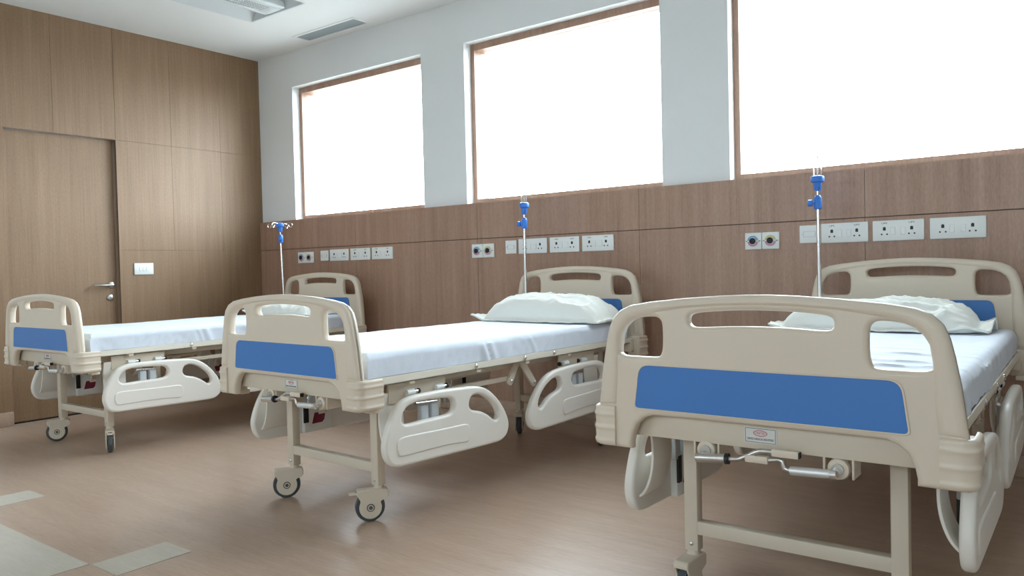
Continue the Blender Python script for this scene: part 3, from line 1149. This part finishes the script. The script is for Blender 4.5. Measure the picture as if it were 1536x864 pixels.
mattress(0, rset(3, 6, 4), 'mattress under a white sheet on the far left bed')
mattress(1, rset(8, 4, 5) + [((-.18, .70), (-.02, 1.12), .010, .006), ((.12, .55), (.16, .8), .008, .003), ((.02, 1.12), (.1, 1.5), .008, .003)],
         'mattress under a white sheet on the middle bed, creased along its side')
mattress(2, rset(11, 5, 3) + [((.05, .35), (.40, .36), .009, .009), ((.02, .47), (.40, .50), .008, .008), ((0, .62), (.36, .60), .008, .008), ((.10, .30), (.40, .27), .008, .008), ((.0, .80), (.40, .83), .009, .008), ((.05, 1.0), (.3, .98), .012, .004)],
         'mattress under a white sheet on the nearest bed with cross wrinkles')


# ------------------------------------------------------------------ pillows
def pillow(b, cx_, cy_, w, d, h, seed, label, flap=(.09, .03), crumple=0.0, tip=.03):
    """stuffed core with flat pillowcase flaps at its two ends"""
    x, y, t = BEDS[b]
    nu, nv = 130, 64
    zb = .7215
    top, bot = [], []
    ul, ur = -1 + 2 * flap[0] / w, 1 - 2 * flap[1] / w
    for j in range(nv + 1):
        v = -1 + 2 * j / nv
        ra, rb = [], []
        for i in range(nu + 1):
            u = -1 + 2 * i / nu
            c = (2 * u - ul - ur) / (ur - ul)
            ac = min(1, abs(c))
            av = min(1, abs(v) * 1.09)
            th = (1 - ac ** 4.5) ** .55 * (1 - av ** 2.6) ** .5
            P = Vector((u * 2.4 + seed, v * 1.5, seed * 1.7))
            n1 = noise.noise(P * 1.2)
            cr = 1 - abs(noise.noise(Vector((u * 3.4 + v * 1.6 + seed, v * 2.2 - u * .8, seed + 5)))) * 2
            cr2 = 1 - abs(noise.noise(Vector((u * 7.5 - v * 2.4 + seed, v * 4.2 + u, seed + 11)))) * 2
            fine = noise.noise(Vector((u * 15 + seed, v * 9, seed)))
            k = 1 + crumple * max(0, u + .1) * 2.6
            X = u * w / 2 * (1 - .035 * v * v)
            Y_ = v * d / 2 * (1 - .05 * u * u)
            zt = th * h * (1 + .12 * n1) + th ** .5 * k * (.009 * cr * max(0, cr) + .0035 * cr2 * max(0, cr2) + .0008 * fine)
            zt -= th * h * .18 * max(0, u) ** 1.4
            edge = 1 - min(1, th * 5)
            wav = edge * (.007 * noise.noise(Vector((u * 9, v * 5, seed + 2))) + .005)
            lift = tip * max(0, (ul - u) / max(1e-3, ul + 1)) * (.6 - .4 * v) if u < ul else 0
            fold = crumple * .05 * max(0, u - .55) * (1 + math.sin(v * 5 + u * 9)) * edge
            base = max(.001, wav + lift + fold)
            ra.append((X, Y_, base + zt + .004))
            rb.append((X, Y_, max(.0, base - .001 - .004 * edge)))
        top.append(ra)
        bot.append(rb)
    mb = MB()
    a = mb.grid(top)
    c = mb.grid(bot)
    for i in range(nu):
        mb.bm.faces.new((a[0][i], a[0][i + 1], c[0][i + 1], c[0][i]))
        mb.bm.faces.new((a[nv][i], a[nv][i + 1], c[nv][i + 1], c[nv][i]))
    for j in range(nv):
        mb.bm.faces.new((a[j][0], a[j + 1][0], c[j + 1][0], c[j][0]))
        mb.bm.faces.new((a[j][nu], a[j + 1][nu], c[j + 1][nu], c[j][nu]))
    o = mb.build('pillow', PILLOWC, autosmooth=False)
    o.matrix_world = Matrix.Translation((x, y, FLOOR_DZ)) @ Matrix.Rotation(t, 4, 'Z') @ Matrix.Translation((cx_, cy_, zb))
    return tag(o, label, 'pillow', 'ivory pillows at the bed heads')


pillow(0, -.01, 1.80, .80, .34, .085, 2.3, 'flat ivory pillow on the far left bed, half hidden')
pillow(1, .00, 1.80, .93, .36, .145, 5.1, 'plump ivory pillow on the middle bed with flat flap at its end', flap=(.10, .02), crumple=.25)
pillow(2, -.08, 1.80, .90, .38, .118, 8.6, 'ivory pillow on the nearest bed, crumpled at its right end', flap=(.06, .06), crumple=.9, tip=.02)


# ------------------------------------------------------------------ drip stands
def iv_pole(b, xb, xt, yb, ztop, folded, label):
    x, y, t = BEDS[b]
    r = empty('iv_pole', (x, y, FLOOR_DZ), t)
    m = Matrix.Translation((x, y, FLOOR_DZ)) @ Matrix.Rotation(t, 4, 'Z') @ Matrix.Translation((xb, yb, .50))
    r.matrix_world = m
    tag(r, label, 'iv pole', 'drip poles at the bed heads')
    L_ = ztop - .50
    sl = (xt - xb) / L_

    def P(h):
        return (sl * h, 0, h)
    MB().cyl(P(0), P(L_ - .155), .0095, 16).build('lower_tube', CHROME, r)
    MB().cyl(P(L_ - .16), P(L_ - .02), .0058, 12).build('inner_rod', CHROME, r)
    cl = MB().lathe([(.0145, 0), (.019, .004), (.019, .055), (.014, .066), (.010, .070)], P(L_ - .170), (sl, 0, 1), 20)
    h = L_ - .138
    cl = cl.build('clamp_collar', CLEATBLUE, r)
    kd = (-1, -.25, 0) if folded else (.75, -.6, 0)
    MB().lathe([(.008, .014), (.008, .024), (.017, .026), (.017, .044), (.012, .048)], P(h), kd, 14).build('knob', CLEATBLUE, cl)
    MB().lathe([(.012, 0), (.016, .006), (.019, .040), (.031, .046), (.033, .062), (.030, .072), (.018, .076)], P(L_ - .080), (sl, 0, 1), 22).build('hub', CLEATBLUE, r)
    for k in range(4):
        a = math.radians(20 + 90 * k)
        c, s = math.cos(a), math.sin(a)
        o = Vector(P(L_ - .012))
        if folded:
            pts = [(c * .016, s * .016, 0), (c * .019, s * .019, .05), (c * .022, s * .022, .085)]
            cc, rr = Vector((c * .022, s * .022, .100)), .014
            for q in range(10):
                an = -math.pi / 2 + math.radians(30 * q)
                pts.append((cc.x + c * rr * math.cos(an), cc.y + s * rr * math.cos(an), cc.z + rr * math.sin(an)))
        else:
            pts = [(c * .02, s * .02, 0), (c * .075, s * .075, .004), (c * .095, s * .095, .002)]
            for q in range(11):
                an = math.pi / 2 - math.radians(28 * q)
                pts.append((c * (.098 + .017 * math.cos(an)), s * (.098 + .017 * math.cos(an)), -.015 + .017 * math.sin(an)))
        MB().tube([tuple(o + Vector(p)) for p in pts], .0027, 8).build('hook', CHROME, r)
    return r


iv_pole(0, -.378, -.414, 2.035, 1.452, False, 'drip pole of the far left bed with open wire hooks')
iv_pole(1, -.342, -.338, 2.035, 1.447, True, 'drip pole standing at the head of the middle bed')
iv_pole(2, -.392, -.398, 2.035, 1.453, True, 'drip pole at the head of the nearest bed, before the right window')
